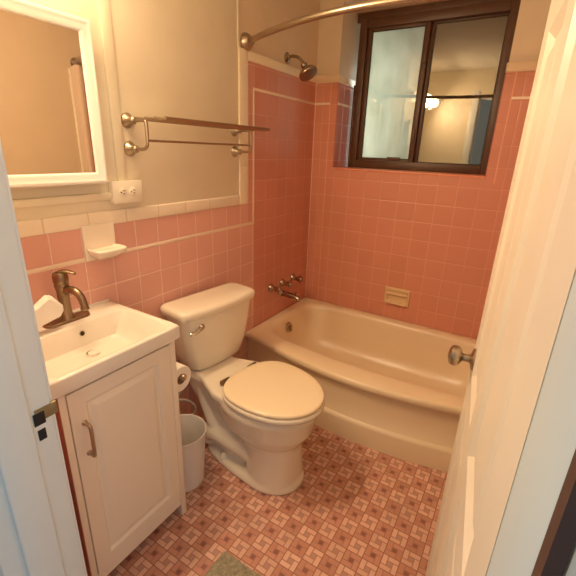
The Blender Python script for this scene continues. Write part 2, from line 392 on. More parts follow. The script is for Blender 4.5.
s1 = sash(WX0 + 0.050, XM + 0.015, YF + 0.014, M['glass_frost'], 1, (0.028, 0.030, 0.024, 0.020))
s2 = sash(XM, WX1 - 0.050, YF + 0.040, M['glass_clear'], 1, (0.034, 0.010, 0.010, 0.010))
bm = bmesh.new(); bbox(bm, XM - 0.012, XM + 0.004, YF + 0.004, YF + 0.016, 1.46, 1.545, bev=0.003)
mk('latch', bm, M['wood'], s1)
bm = bmesh.new(); bbox(bm, XM - 0.002, XM + 0.010, YF + 0.004, YF + 0.016, 1.90, 2.0, bev=0.003)
mk('latch', bm, M['wood'], s1)
bm = bmesh.new(); bbox(bm, 0.44, 0.53, YF + 0.006, YF + 0.016, WZ0 + 0.056, WZ0 + 0.076, bev=0.004)
mk('pull', bm, M['wood'], s1)
struct(mk('trim_3', box(-0.8, 2.4, 1.5, 1.55, 0, 3.2), M['stucco'], smooth=False))   # neighbouring wall outside the window

# ------------------------------------------------------------------ door leaf, open into the room
hx, hy = DX1, SY
tipx, tipy = 1.2515, -1.4094
u = Vector((tipx - hx, tipy - hy, 0)).normalized(); nrm = Vector((-u.y, u.x, 0))       # nrm points to the visible face (-x)
if nrm.x > 0: nrm = -nrm
DM = Matrix((( u.x, nrm.x, 0, hx), (u.y, nrm.y, 0, hy + 0.002), (0, 0, 1, 0), (0, 0, 0, 1)))   # local (s, n, z)
def dmk(name, bm, mat, parent=None, **k):
    bmesh.ops.transform(bm, matrix=DM, verts=bm.verts); return mk(name, bm, mat, parent, **k)
DWD, DT = 0.708, 0.035
cols = ((0.095, 0.328), (0.408, 0.612)); rows = ((0.12, 0.825), (0.905, 1.60), (1.68, 1.87))
bm = bmesh.new()
xs = [0.001, cols[0][0], cols[0][1], cols[1][0], cols[1][1], DWD]
for a, b in ((xs[0], xs[1]), (xs[2], xs[3]), (xs[4], xs[5])): bbox(bm, a, b, -DT, 0, 0.012, 1.975, bev=0.0)
for z0, z1 in ((0.012, 0.12), (0.825, 0.905), (1.60, 1.68), (1.87, 1.975)):
    for c0, c1 in cols: bbox(bm, c0, c1, -DT, 0, z0, z1)
dr = struct(dmk('door_1', bm, M['doorp'], smooth=False))
for c0, c1 in cols:
    for z0, z1 in rows:
        bm = bmesh.new()
        for sgn, base in ((1, 0.0), (-1, -DT)):
            rg = []
            for ins, dep in ((0, 0), (0.016, 0.011), (0.024, 0.011), (0.050, 0.003), (0.055, 0.003)):
                rg.append(ring(bm, [(c0 + ins, base - sgn * dep, z0 + ins), (c1 - ins, base - sgn * dep, z0 + ins), (c1 - ins, base - sgn * dep, z1 - ins), (c0 + ins, base - sgn * dep, z1 - ins)]))
            loft(bm, rg, False, True)
        dmk('door_panel', bm, M['doorp'], dr, sharp=10)
for sgn in (1, -1):
    bm = bmesh.new(); b0 = 0.0 if sgn == 1 else -DT
    lathe(bm, [(0.0305, 0), (0.0305, 0.002), (0.027, 0.006), (0.014, 0.009), (0.0105, 0.013), (0.010, 0.026), (0.013, 0.030), (0.021, 0.034), (0.0265, 0.041), (0.028, 0.048), (0.0265, 0.056), (0.020, 0.061), (0.008, 0.064), (0.0, 0.0645)] if sgn == 1 else
          [(0.0305, 0), (0.0305, 0.002), (0.027, 0.006), (0.011, 0.009), (0.010, 0.018), (0.02, 0.022), (0.026, 0.03), (0.02, 0.038), (0, 0.04)],
          (DWD - 0.058, b0, 0.930), (0, sgn, 0), 32, close=False)
    bmesh.ops.scale(bm, vec=(0.9, 0.92 if sgn == 1 else 0.9, 0.9), verts=bm.verts, space=Matrix.Translation((-(DWD - 0.058), -b0, -0.930)))
    dmk('door_knob', bm, M['nickel'], dr)
for z in (0.25, 1.0, 1.75):
    bm = bmesh.new(); lathe(bm, [(0.0, 0), (0.006, 0), (0.006, 0.08), (0, 0.08)], (0.000, -DT + 0.002 + 0.0, z), (0, 0, 1), 12, close=False)
    dmk('hinge', bm, M['trim'], dr)

# strike plate on the latch jamb
sp = root('strike_plate', (DX0, -2.14, 0.914), 'tarnished brass strike plate with a dark latch hole on the left door jamb', 'strike plate')
bm = bmesh.new(); bbox(bm, DX0, DX0 + 0.0015, SY - 0.030, SY - 0.001, 0.906, 0.932, bev=0.0006)
bbox(bm, DX0 - 0.004, DX0 + 0.0015, SY - 0.003, SY + 0.010, 0.906, 0.932, bev=0.0015)
mk('plate', bm, M['brass'], sp)
mk('latch_hole', box(DX0 + 0.0005, DX0 + 0.0022, SY - 0.034, SY - 0.014, 0.899, 0.925, bev=0.0008), M['hole'], sp)
mk('bolt_hole', box(DX0 + 0.0002, DX0 + 0.0016, SY - 0.031, SY - 0.017, 0.866, 0.889, bev=0.0006), M['hole'], sp)

# ------------------------------------------------------------------ bathtub
def tub():
    r = root('bathtub', (W / 2, -0.4, 0), 'long bone-coloured bathtub with a bowed front apron along the tiled back wall', 'bathtub')
    P = sqparam(20); X0, X1 = 0.007, W - 0.007; Yb = -0.0075
    def outer(z, e, b, ins=0.0):
        pts = []
        for px, py in P:
            x = X0 + ins + (X1 - X0 - 2 * ins) * (px + 1) / 2
            yf = -(e + b * math.sin(PI * max(0, min(1, x / W)))) + ins
            pts.append((x, yf + (Yb - ins - yf) * (py + 1) / 2, z))
        return pts
    def inner(z, x0, x1, e, b, yb, ex):
        pts = []
        for p in P:
            px, py = superp(p, ex); x = x0 + (x1 - x0) * (px + 1) / 2
            yf = -(e + b * math.sin(PI * max(0, min(1, x / W))))
            pts.append((x, yf + (yb - yf) * (py + 1) / 2, z))
        return pts
    bm = bmesh.new(); R = []
    for a in ((0.0, 0.736, 0.112), (0.108, 0.737, 0.114), (0.119, 0.734, 0.114), (0.125, 0.724, 0.114), (0.131, 0.718, 0.115),
              (0.22, 0.712, 0.119), (0.306, 0.711, 0.122), (0.317, 0.711, 0.123), (0.320, 0.729, 0.127), (0.326, 0.735, 0.128), (0.346, 0.735, 0.128)):
        R.append(ring(bm, outer(*a)))
    R.append(ring(bm, outer(0.356, 0.735, 0.128, 0.003))); R.append(ring(bm, outer(0.360, 0.735, 0.128, 0.011)))
    R.append(ring(bm, inner(0.3605, 0.058, W-.07, 0.672, 0.076, -0.050, 9)))
    for a in ((0.358, 0.074, W-.085, 0.656, 0.070, -0.066, 7), (0.350, 0.082, W-.093, 0.646, 0.068, -0.076, 6.5), (0.33, 0.088, W-.10, 0.638, 0.066, -0.082, 6),
              (0.25, 0.105, W-.13, 0.622, 0.062, -0.098, 5.5), (0.15, 0.135, W-.18, 0.600, 0.055, -0.125, 5), (0.09, 0.165, W-.22, 0.575, 0.05, -0.155, 4.5),
              (0.06, 0.21, W-.29, 0.535, 0.04, -0.205, 4), (0.052, 0.30, W-.39, 0.46, 0.03, -0.29, 4)):
        R.append(ring(bm, inner(*a)))
    loft(bm, R, False, True)
    mk('basin', bm, M['tub'], r, sharp=50)
    bm = bmesh.new(); lathe(bm, [(0.0, 0), (0.034, 0), (0.034, 0.004), (0.028, 0.010), (0.012, 0.012), (0, 0.012)], (0.103, -0.395, 0.285), (1, 0, 0.22), 28, close=False)
    ov = mk('overflow_plate', bm, M['nickel'], r)
    mk('trip_lever', box(0.112, 0.128, -0.400, -0.390, 0.262, 0.300, bev=0.003), M['nickel'], ov)
    bm = bmesh.new(); lathe(bm, [(0, 0), (0.03, 0), (0.03, 0.003), (0.02, 0.005), (0, 0.004)], (0.32, -0.40, 0.053), (0, 0, 1), 24, close=False)
    mk('drain', bm, M['nickel'], r)
tub()

# ------------------------------------------------------------------ toilet
TY = -1.184
def toilet():
    r = root('toilet', (0.12, TY, 0), 'bone-coloured two-piece toilet with closed lid between the vanity and the bathtub', 'toilet')
    r.rotation_euler = (0, 0, math.radians(-6.5))
    n = 48
    def egg(xb, xf, hw, z, cy=TY, sq=2.0, xm=None, sqb=None):
        xm = xm if xm is not None else xb + (xf - xb) * 0.42
        out = []
        for k in range(n):
            a = 2 * PI * k / n; c, s = math.cos(a), math.sin(a); e = 2 / (sq if c >= 0 else (sqb or sq))
            X_ = abs(c) ** e * (1 if c >= 0 else -1); Y_ = abs(s) ** e * (1 if s >= 0 else -1)
            out.append((xm + X_ * ((xf - xm) if c >= 0 else (xm - xb)), cy + hw * Y_, z))
        return out
    # bowl: foot, pedestal, trap, rim, rear deck -> one fused ceramic body
    bm = bmesh.new()
    loft(bm, [ring(bm, egg(0.16, 0.694, 0.134, 0.0, sq=2.1, xm=0.52, sqb=3)), ring(bm, egg(0.16, 0.694, 0.134, 0.018, sq=2.1, xm=0.52, sqb=3)), ring(bm, egg(0.165, 0.684, 0.124, 0.032, sq=2.1, xm=0.52, sqb=3))])
    loft(bm, [ring(bm, egg(0.43, 0.680, 0.121, 0.02, xm=0.56, sq=2.3)), ring(bm, egg(0.42, 0.675, 0.117, 0.10, xm=0.55, sq=2.3)), ring(bm, egg(0.39, 0.670, 0.112, 0.19, xm=0.54, sq=2.3)),
              ring(bm, egg(0.36, 0.676, 0.120, 0.215, xm=0.53)), ring(bm, egg(0.32, 0.696, 0.142, 0.243, xm=0.51)), ring(bm, egg(0.27, 0.722, 0.164, 0.285, xm=0.50)), ring(bm, egg(0.25, 0.732, 0.176, 0.338, xm=0.50)),
              ring(bm, egg(0.25, 0.742, 0.186, 0.375, xm=0.50)), ring(bm, egg(0.26, 0.740, 0.184, 0.398, xm=0.50)), ring(bm, egg(0.27, 0.725, 0.170, 0.405, xm=0.50))])
    loft(bm, [ring(bm, egg(0.17, 0.47, 0.100, 0.02, sqb=3)), ring(bm, egg(0.15, 0.48, 0.088, 0.12, sqb=3)), ring(bm, egg(0.10, 0.48, 0.090, 0.24, sqb=4)), ring(bm, egg(0.05, 0.44, 0.105, 0.34, sqb=5)), ring(bm, egg(0.035, 0.42, 0.118, 0.39, sqb=6))])
    for s in (-1, 1):
        tube(bm, smoothpath([(0.50, TY + s * 0.070, 0.115), (0.43, TY + s * 0.080, 0.125), (0.35, TY + s * 0.088, 0.130), (0.27, TY + s * 0.086, 0.125), (0.21, TY + s * 0.080, 0.095), (0.19, TY + s * 0.075, 0.05)], 5), 0.043, 14)
        tube(bm, smoothpath([(0.28, TY + s * 0.074, 0.13), (0.22, TY + s * 0.068, 0.20), (0.18, TY + s * 0.066, 0.28), (0.16, TY + s * 0.066, 0.36)], 5), 0.040, 14)
    rg = []
    for z, g in ((0.378, 0.006), (0.384, 0.0), (0.408, 0.0), (0.416, 0.008)):
        pts = [(0.03 + g, -0.10 + g), (0.20, -0.115 + g), (0.33, -0.165 + g), (0.44, -0.170 + g), (0.44, 0.170 - g), (0.33, 0.165 - g), (0.20, 0.115 - g), (0.03 + g, 0.10 - g)]
        rg.append(ring(bm, [(a, TY + b, z) for a, b in pts]))
    loft(bm, rg)
    b = mk('bowl', bm, M['porc'], r, sharp=180)
    md = b.modifiers.new('fuse', 'REMESH'); md.mode = 'VOXEL'; md.voxel_size = 0.005; md.use_smooth_shade = True
    md = b.modifiers.new('soften', 'SMOOTH'); md.factor = 0.6; md.iterations = 9
    for s in (-1,):
        bm = bmesh.new(); lathe(bm, [(0.016, 0), (0.016, 0.006), (0.012, 0.022), (0.006, 0.028), (0, 0.029)], (0.335, TY + s * 0.108, 0.030), (0, 0, 1), 20)
        mk('bolt_cap', bm, M['porc'], b)
    # seat ring and lid
    def slab(zs, xb, xf, hw, name, mat, sqb=3.2):
        bm = bmesh.new(); rg = [ring(bm, egg(xb + i, xf - i, hw - i, z, sq=2.05, xm=0.51, sqb=sqb)) for z, i in zs]
        loft(bm, rg); return mk(name, bm, mat, r, sharp=60)
    slab(((0.411, 0.008), (0.413, 0.002), (0.422, 0), (0.432, 0.001), (0.435, 0.006)), 0.337, 0.768, 0.190, 'seat', M['porc'], 2.6)
    slab(((0.4365, 0.008), (0.438, 0.003), (0.445, 0.001), (0.451, 0.003), (0.454, 0.009), (0.4555, 0.03)), 0.342, 0.764, 0.189, 'seat_lid', M['seat'], 2.6)
    for s in (-1, 1):
        bm = bmesh.new(); bbox(bm, 0.325, 0.343, TY + s * 0.085 - 0.026, TY + s * 0.085 + 0.026, 0.418, 0.440, bev=0.004)
        mk('hinge', bm, M['bronze'], r)
    # tank
    def rr(x0, x1, hw, z, bow=0.03, rad=0.035):
        pts = []; m = 8
        def arc(cx, cy, a0, a1):
            for k in range(m): a = a0 + (a1 - a0) * k / (m - 1); pts.append([cx + rad * math.cos(a), cy + rad * math.sin(a)])
        arc(x0 + rad, TY + hw - rad, PI, PI / 2) ; arc(x1 - rad, TY + hw - rad, PI / 2, 0)
        for k in range(1, 10): pts.append([x1, TY + hw - rad - (2 * hw - 2 * rad) * k / 10])
        arc(x1 - rad, TY - hw + rad, 0, -PI / 2); arc(x0 + rad, TY - hw + rad, -PI / 2, -PI)
        out = []
        for x, y in pts:
            f = (x - x0) / (x1 - x0); t = (y - TY) / hw
            out.append((x + bow * f * max(0, 1 - t * t), y, z))
        return out
    bm = bmesh.new(); KY = 0.030
    def rk(*a): return [(x + 0.014 - max(0, x - 0.1) * 0.10, y + KY, z) for x, y, z in rr(*a)]
    loft(bm, [ring(bm, rk(0.045, 0.155, 0.135, 0.417, 0.02)), ring(bm, rk(0.040, 0.165, 0.155, 0.432, 0.025)), ring(bm, rk(0.034, 0.175, 0.178, 0.50, 0.03)), ring(bm, rk(0.030, 0.183, 0.196, 0.60, 0.03)), ring(bm, rk(0.028, 0.188, 0.210, 0.698, 0.03))])
    tk = mk('tank', bm, M['porc'], r)
    bm = bmesh.new()
    loft(bm, [ring(bm, rk(0.026, 0.190, 0.214, 0.696, 0.03)), ring(bm, rk(0.019, 0.201, 0.225, 0.702, 0.03)), ring(bm, rk(0.018, 0.203, 0.227, 0.724, 0.03)), ring(bm, rk(0.020, 0.200, 0.224, 0.734, 0.03)),
              ring(bm, rk(0.027, 0.190, 0.215, 0.740, 0.03)), ring(bm, rk(0.045, 0.17, 0.198, 0.742, 0.025))])
    mk('tank_lid', bm, M['porc'], r, sharp=60)
    fy = TY - 0.098; fx = 0.204; fz = 0.655
    bm = bmesh.new(); lathe(bm, [(0.016, -0.02), (0.016, 0.008), (0.013, 0.016), (0.007, 0.021), (0, 0.022)], (fx - 0.006, fy, fz), (1, -0.15, 0), 20)
    tube(bm, smoothpath([(fx + 0.008, fy, fz), (fx + 0.013, fy - 0.018, fz - 0.005), (fx + 0.013, fy - 0.042, fz - 0.012), (fx + 0.006, fy - 0.066, fz - 0.014)], 5), [0.0085] * 8 + [0.0085] * 7 + [0.0065], 12)
    mk('flush_lever', bm, M['chrome'], tk)
toilet()

sh = root('shut_off_valve', (0.03, -1.40, 0.16), 'chrome shut-off valve on the wall behind the waste bin', 'valve')
bm = bmesh.new(); lathe(bm, [(0.026, 0), (0.026, 0.003), (0.01, 0.006), (0.01, 0.05), (0.014, 0.052), (0.014, 0.075), (0, 0.076)], (0.006, -1.40, 0.16), (1, 0, 0), 20)
lathe(bm, [(0.009, 0), (0.009, 0.035), (0, 0.036)], (0.06, -1.40, 0.165), (0, 0, 1), 16)
mk('body', bm, M['chrome'], sh)
bm = bmesh.new(); tube(bm, smoothpath([(0.06, -1.40, 0.20), (0.065, -1.405, 0.25), (0.09, -1.39, 0.290), (0.13, -1.345, 0.285), (0.155, -1.315, 0.245), (0.15, -1.325, 0.205), (0.12, -1.365, 0.205), (0.10, -1.38, 0.26), (0.09, -1.33, 0.34), (0.09, -1.29, 0.395)], 8), 0.0055, 10)
tag(mk('supply_hose', bm, M['hose']), 'grey flexible water hose looping up to the underside of the toilet tank', 'hose')

# ------------------------------------------------------------------ vanity cabinet and sink
VX, VY0, VY1 = 0.368, -1.992, -1.597
def vanity():
    r = root('vanity_cabinet', (0.19, -1.8, 0), 'narrow off-white vanity cabinet with one panelled door under the sink', 'cabinet')
    bm = bmesh.new()
    bbox(bm, 0.03, VX - 0.016, VY1 - 0.018, VY1 - 0.002, 0.085, 0.779); bbox(bm, 0.03, VX - 0.016, VY0 + 0.002, VY0 + 0.018, 0.085, 0.779)
    bbox(bm, 0.03, VX - 0.02, VY0 + 0.018, VY1 - 0.018, 0.09, 0.108); bbox(bm, 0.03, 0.036, VY0 + 0.018, VY1 - 0.018, 0.108, 0.779)
    bbox(bm, VX - 0.022, VX - 0.004, VY0 + 0.019, VY1 - 0.024, 0.055, 0.096, bev=0.001)
    mk('carcass', bm, M['cab'], r, smooth=False)
    mk('side_shade_sheet', box(0.03, VX - 0.001, VY0 - 0.0015, VY0 + 0.001, 0.03, 0.779), M['cabside'], r, smooth=False)  # thin red sheet painting the shaded, tile-tinted look of this side
    for y0, y1 in ((VY0, VY0 + 0.019), (VY1 - 0.024, VY1)):
        for x0, x1 in ((VX - 0.028, VX), (0.02, 0.05)):
            mk('leg', box(x0, x1, y0, y1, 0.0, 0.779, bev=0.0015), M['cab'], r)
    # door
    a, b, z0, z1 = VY0 + 0.0215, VY1 - 0.0265, 0.099, 0.766; x = VX + 0.002; rg = []; bm = bmesh.new()
    for ins, d in ((0, -0.018), (0, -0.001), (0.001, 0), (0.046, 0), (0.050, -0.003), (0.054, -0.009), (0.060, -0.009), (0.076, -0.002), (0.080, -0.002)):
        rg.append(ring(bm, [(x + d, a + ins, z0 + ins), (x + d, b - ins, z0 + ins), (x + d, b - ins, z1 - ins), (x + d, a + ins, z1 - ins)]))
    loft(bm, rg); d = mk('door', bm, M['cab'], r, sharp=12)
    bm = bmesh.new(); hy_ = -1.937; tube(bm, smoothpath([(x, hy_, 0.557), (x + 0.020, hy_, 0.557), (x + 0.027, hy_, 0.565), (x + 0.028, hy_, 0.608), (x + 0.027, hy_, 0.652), (x + 0.020, hy_, 0.660), (x, hy_, 0.660)], 5), 0.0050, 12)
    for z in (0.557, 0.660): lathe(bm, [(0.008, 0), (0.008, 0.003), (0.005, 0.006), (0, 0.006)], (x, hy_, z), (1, 0, 0), 16)
    mk('handle', bm, M['nickel'], d)
vanity()

SX1, SY0_, SY1_, SZ = 0.388, -2.016, -1.585, 0.830
def sink():
    r = root('sink', (0.2, -1.8, 0.78), 'white rectangular ceramic sink top with a deep sloping basin on the vanity', 'sink')
    P = sqparam(10); bm = bmesh.new()
    def sq(x0, x1, a, b, z, e=40):
        out = []
        for p in P:
            px, py = superp(p, e); out.append((x0 + (x1 - x0) * (px + 1) / 2, a + (b - a) * (py + 1) / 2, z))
        return out
    R = [ring(bm, sq(*q)) for q in ((0.014, SX1 - 0.010, SY0_ + 0.010, SY1_ - 0.010, 0.7795), (0.008, SX1 - 0.004, SY0_ + 0.004, SY1_ - 0.004, 0.7795), (0.0075, SX1 - 0.001, SY0_ + 0.001, SY1_ - 0.001, 0.783), (0.0075, SX1, SY0_, SY1_, 0.788), (0.0075, SX1, SY0_, SY1_, SZ - 0.006), (0.009, SX1 - 0.002, SY0_ + 0.002, SY1_ - 0.002, SZ - 0.0015),
         (0.012, SX1 - 0.006, SY0_ + 0.006, SY1_ - 0.006, SZ), (0.122, SX1 - 0.018, SY0_ + 0.020, SY1_ - 0.020, SZ, 30), (0.125, SX1 - 0.022, SY0_ + 0.024, SY1_ - 0.024, SZ - 0.004, 26),
         (0.130, SX1 - 0.040, SY0_ + 0.055, SY1_ - 0.055, SZ - 0.050, 20), (0.136, SX1 - 0.050, SY0_ + 0.070, SY1_ - 0.070, SZ - 0.074, 18), (0.150, SX1 - 0.065, SY0_ + 0.09, SY1_ - 0.09, SZ - 0.079, 10), (0.165, 0.225, -1.83, -1.77, SZ - 0.083, 2.2))]
    loft(bm, R, False, True); mk('basin', bm, M['sinkm'], r, sharp=55)
    mk('splash_lip', box(0.0065, 0.013, SY0_ + 0.003, SY1_ - 0.003, SZ - 0.002, SZ + 0.006, bev=0.002), M['sinkm'], r)
    bm = bmesh.new(); lathe(bm, [(0, 0), (0.0095, 0), (0.0095, 0.003), (0.0075, 0.0035), (0.0072, 0.001), (0, 0.001)], (0.1265, -1.772, 0.798), (1, 0, 0.1), 20, close=False)
    o = mk('overflow_ring', bm, M['nickel'], r)
    bm = bmesh.new(); lathe(bm, [(0, 0), (0.0075, 0), (0.0075, 0.003), (0, 0.003)], (0.1275, -1.772, 0.798), (1, 0, 0.1), 20, close=False); mk('overflow_hole', bm, M['hole'], o)
    bm = bmesh.new(); lathe(bm, [(0.024, 0), (0.024, 0.003), (0.019, 0.004), (0.018, 0.001), (0, 0.001)], (0.190, -1.782, SZ - 0.0825), (0, 0, 1), 24)
    dr_ = mk('drain_ring', bm, M['sinkm'], r)
    bm = bmesh.new(); lathe(bm, [(0.0, 0.0005), (0.0195, 0.0005), (0.0195, 0.0035), (0, 0.0035)], (0.190, -1.782, SZ - 0.0825), (0, 0, 1), 24, close=False); mk('drain_opening', bm, M['hole'], dr_)
    bm = bmesh.new(); lathe(bm, [(0.0, 0.004), (0.0165, 0.004), (0.0175, 0.006), (0.012, 0.0075), (0, 0.008)], (0.1955, -1.782, SZ - 0.0825), (0, 0, 1), 24, close=False); mk('stopper', bm, M['sinkm'], dr_)
sink()

def faucet():
    r = root('sink_faucet', (0.062, -1.777, SZ + 0.0004), 'brushed brass single-lever faucet with a curved spout on the sink', 'faucet')
    bm = bmesh.new(); P = []
    for k in range(40):
        a = 2 * PI * k / 40; s = 0.050 if math.sin(a) > 0 else -0.050
        P.append((0.062 + 0.0265 * math.cos(a), -1.777 + s + 0.0265 * math.sin(a)))
    loft(bm, [ring(bm, [(x, y, SZ + h) for x, y in P]) for h in (0, 0.004)] + [ring(bm, [(0.062 + (x - 0.062) * f, -1.777 + (y + 1.777) * (0.97 if f < 1 else 1), SZ + h) for x, y in P]) for f, h in ((0.9, 0.0075), (0.7, 0.009))])
    mk('base_plate', bm, M['bronze'], r, sharp=60)
    bm = bmesh.new(); lathe(bm, [(0.024, 0.007), (0.0225, 0.012), (0.0185, 0.03), (0.0175, 0.07), (0.0185, 0.105), (0.0215, 0.120), (0.0225, 0.126), (0.0205, 0.130), (0.0225, 0.134), (0.0235, 0.142), (0.0235, 0.156), (0.020, 0.166), (0.010, 0.171), (0, 0.172)], (0.062, -1.777, SZ), (0, 0, 1), 32)
    mk('body', bm, M['bronze'], r)
    bm = bmesh.new(); p = smoothpath([(0.066, -1.775, SZ + 0.100), (0.088, -1.772, SZ + 0.112), (0.115, -1.768, SZ + 0.113), (0.137, -1.764, SZ + 0.098), (0.147, -1.762, SZ + 0.072), (0.149, -1.7615, SZ + 0.058)], 6)
    tube(bm, p, [0.0135 - 0.0025 * i / len(p) for i in range(len(p))], 20); lathe(bm, [(0.0125, 0), (0.0135, 0.004), (0.0125, 0.010)], (0.149, -1.7615, SZ + 0.054), (0, 0, 1), 20)
    mk('spout', bm, M['bronze'], r)
    bm = bmesh.new(); tube(bm, smoothpath([(0.062, -1.777, SZ + 0.168), (0.078, -1.768, SZ + 0.172), (0.098, -1.757, SZ + 0.168), (0.108, -1.752, SZ + 0.163)], 5), [0.014, 0.0135, 0.013, 0.012, 0.0115, 0.011, 0.0105, 0.010, 0.0095, 0.009, 0.0088, 0.0085, 0.008, 0.0075, 0.006, 0.004], 16, flat=0.5)
    mk('lever', bm, M['bronze'], r)
faucet()

# bar of soap standing at the back left of the sink
bm = bmesh.new(); out = [(-1.808, 0.890), (-1.808, 0.908), (-1.836, 0.946), (-1.848, 0.949), (-1.885, 0.926), (-1.925, 0.917), (-1.955, 0.905), (-1.965, 0.832), (-1.925, 0.832), (-1.912, 0.858), (-1.87, 0.864), (-1.82, 0.874)]
loft(bm, [ring(bm, [(x, -1.865 + (y + 1.865) * f, 0.890 + (z - 0.890) * f) for y, z in out]) for x, f in ((0.086, 0.84), (0.092, 1), (0.110, 1), (0.116, 0.86))])
bmesh.ops.translate(bm, verts=bm.verts, vec=(0.0, 0, 0.0)); o = mk('soap_bar', bm, M['soapm'], sharp=25)
zmin = min(v.co.z for v in o.data.vertices); o.location.z += SZ - zmin
tag(o, 'white faceted bar of soap standing behind the faucet at the left of the sink', 'soap')

# ------------------------------------------------------------------ wall soap dish above the sink
r = root('soap_dish', (0.01, -1.592, 1.05), 'ivory ceramic soap dish shelf on the pink tile wainscot above the sink', 'soap dish')
mk('back_plate', box(0.006, 0.017, -1.655, -1.532, 0.995, 1.122, bev=0.004, seg=3), M['ceram'], r)
bm = bmesh.new(); P = sqparam(8); R = []
for z, i in ((0.998, 0.030), (1.010, 0.016), (1.024, 0.004), (1.036, 0.0), (1.0415, 0.002), (1.0425, 0.005), (1.0395, 0.009), (1.037, 0.016)):
    pts = []
    for p in P:
        px, py = superp(p, 6); pts.append((0.012 + (0.080 - i * 1.6) * (px + 1) / 2, -1.5935 + (0.060 - i) * py, z))
    R.append(ring(bm, pts))
loft(bm, R); mk('tray', bm, M['ceram'], r, sharp=60)

# recessed soap dish over the tub
def tub_dish():
    r = root('soap_dish', (0.68, -0.01, 0.51), 'tan ceramic recessed soap dish with a grab bar on the back wall over the bathtub', 'soap dish')
    x0, x1, z0, z1 = 0.602, 0.766, 0.458, 0.572; bm = bmesh.new(); rg = []
    for ins, y in ((0, -0.006), (0.001, -0.014), (0.006, -0.018), (0.016, -0.019), (0.021, -0.014), (0.024, -0.0085)):
        rg.append(ring(bm, [(x0 + ins, y, z0 + ins), (x1 - ins, y, z0 + ins), (x1 - ins, y, z1 - ins), (x0 + ins, y, z1 - ins)]))
    loft(bm, rg, True, True); mk('housing', bm, M['ceramt'], r, sharp=50)
    bm = bmesh.new(); tube(bm, [(x0 + 0.018, -0.016, 0.533), (x0 + 0.024, -0.026, 0.533), (x1 - 0.024, -0.026, 0.533), (x1 - 0.018, -0.016, 0.533)], 0.0075, 12); mk('grab_bar', bm, M['ceramt'], r)
    mk('tray_lip', box(x0 + 0.015, x1 - 0.015, -0.036, -0.010, 0.466, 0.478, bev=0.004), M['ceramt'], r)
tub_dish()

# ------------------------------------------------------------------ outlet
r = root('electrical_outlet', (0.012, -1.456, 1.225), 'white sideways double electrical outlet below the right end of the mirror cabinet', 'outlet')
mk('box', box(0.003, 0.030, -1.532, -1.412, 1.190, 1.262, bev=0.004), M['ivory'], r)
pl = mk('cover_plate', box(0.030, 0.035, -1.535, -1.409, 1.186, 1.265, bev=0.003), M['ivory'], r)
for y in (-1.494, -1.451):
    bm = bmesh.new(); lathe(bm, [(0.017, 0.034), (0.017, 0.0365), (0.016, 0.037), (0, 0.037)], (0, y, 1.2255), (1, 0, 0), 24); f = mk('receptacle', bm, M['ivory'], pl)
    bm = bmesh.new(); bbox(bm, 0.0365, 0.0376, y - 0.001, y + 0.009, 1.2295, 1.2320); bbox(bm, 0.0365, 0.0376, y - 0.001, y + 0.007, 1.2190, 1.2215); lathe(bm, [(0.0028, 0.0365), (0.0028, 0.0376)], (0, y - 0.009, 1.2255), (1, 0, 0), 12)
    mk('slots', bm, M['hole'], pl)

# ------------------------------------------------------------------ mirror cabinet
def mirror():
    r = root('mirror_cabinet', (0.03, -1.78, 1.5), 'shallow wall cabinet with a mirror in a white moulded frame above the sink', 'mirror')
    X1 = 0.060; y0, y1, z0, z1 = -2.02, -1.562, 1.262, 1.737
    mk('cabinet_box', box(0.003, 0.040, y0 + 0.03, y1 - 0.02, z0 + 0.025, z1 - 0.02, bev=0.002), M['wframe'], r)
    bm = bmesh.new(); R = []
    for ins, x in ((0, 0.040), (0, X1 - 0.006), (0.004, X1), (0.010, X1 + 0.001), (0.018, X1 - 0.002), (0.026, X1 - 0.003), (0.033, X1 - 0.006), (0.036, X1 - 0.013)):
        R.append(ring(bm, [(x, y0 + ins, z0 + ins), (x, y1 - ins, z0 + ins), (x, y1 - ins, z1 - ins), (x, y0 + ins, z1 - ins)]))
    loft(bm, R, True, False); mk('mirror_frame', bm, M['wframe'], r, sharp=28)
    mk('mirror_glass', box(0.044, X1 - 0.012, y0 + 0.034, y1 - 0.034, z0 + 0.034, z1 - 0.034), M['mirror'], r, smooth=False)
mirror()

# vanity light above the mirror (just above the picture, seen reflected in the window)
r = root('wall_light', (0.05, -1.72, 1.98), 'brushed nickel wall light bar with three lit opal shades above the mirror cabinet', 'light')
mk('back_bar', box(0.003, 0.025, -1.95, -1.49, 1.95, 2.01, bev=0.005), M['nickel'], r)
for y in (-1.88, -1.72, -1.56):
    bm = bmesh.new(); tube(bm, [(0.025, y, 1.98), (0.09, y, 1.98), (0.10, y, 1.975)], 0.008, 10); mk('arm', bm, M['nickel'], r)
    bm = bmesh.new(); lathe(bm, [(0.012, 0.02), (0.022, 0.015), (0.034, -0.015), (0.045, -0.05), (0.048, -0.075), (0.044, -0.075), (0.030, -0.015), (0.010, 0.01)], (0.10, y, 1.985), (0, 0, 1), 28, close=False)
    s = mk('lamp_shade', bm, M['shade'], r)
    L = bpy.data.lights.new('bulb', 'AREA'); L.shape = 'DISK'; L.size = 0.11; L.energy = 7.0; L.color = (1.0, 0.69, 0.40)
    o = bpy.data.objects.new('bulb', L); C.objects.link(o); o.location = (0.175, y, 1.915)
    o.rotation_euler = Vector((-1.0, 0.0, 0.55)).to_track_quat('Z', 'Y').to_euler()
    L = bpy.data.lights.new('glow', 'POINT'); L.energy = 2.1; L.color = (1.0, 0.69, 0.40); L.shadow_soft_size = 0.05
    o = bpy.data.objects.new('glow', L); C.objects.link(o); o.location = (0.19, y, 1.93)

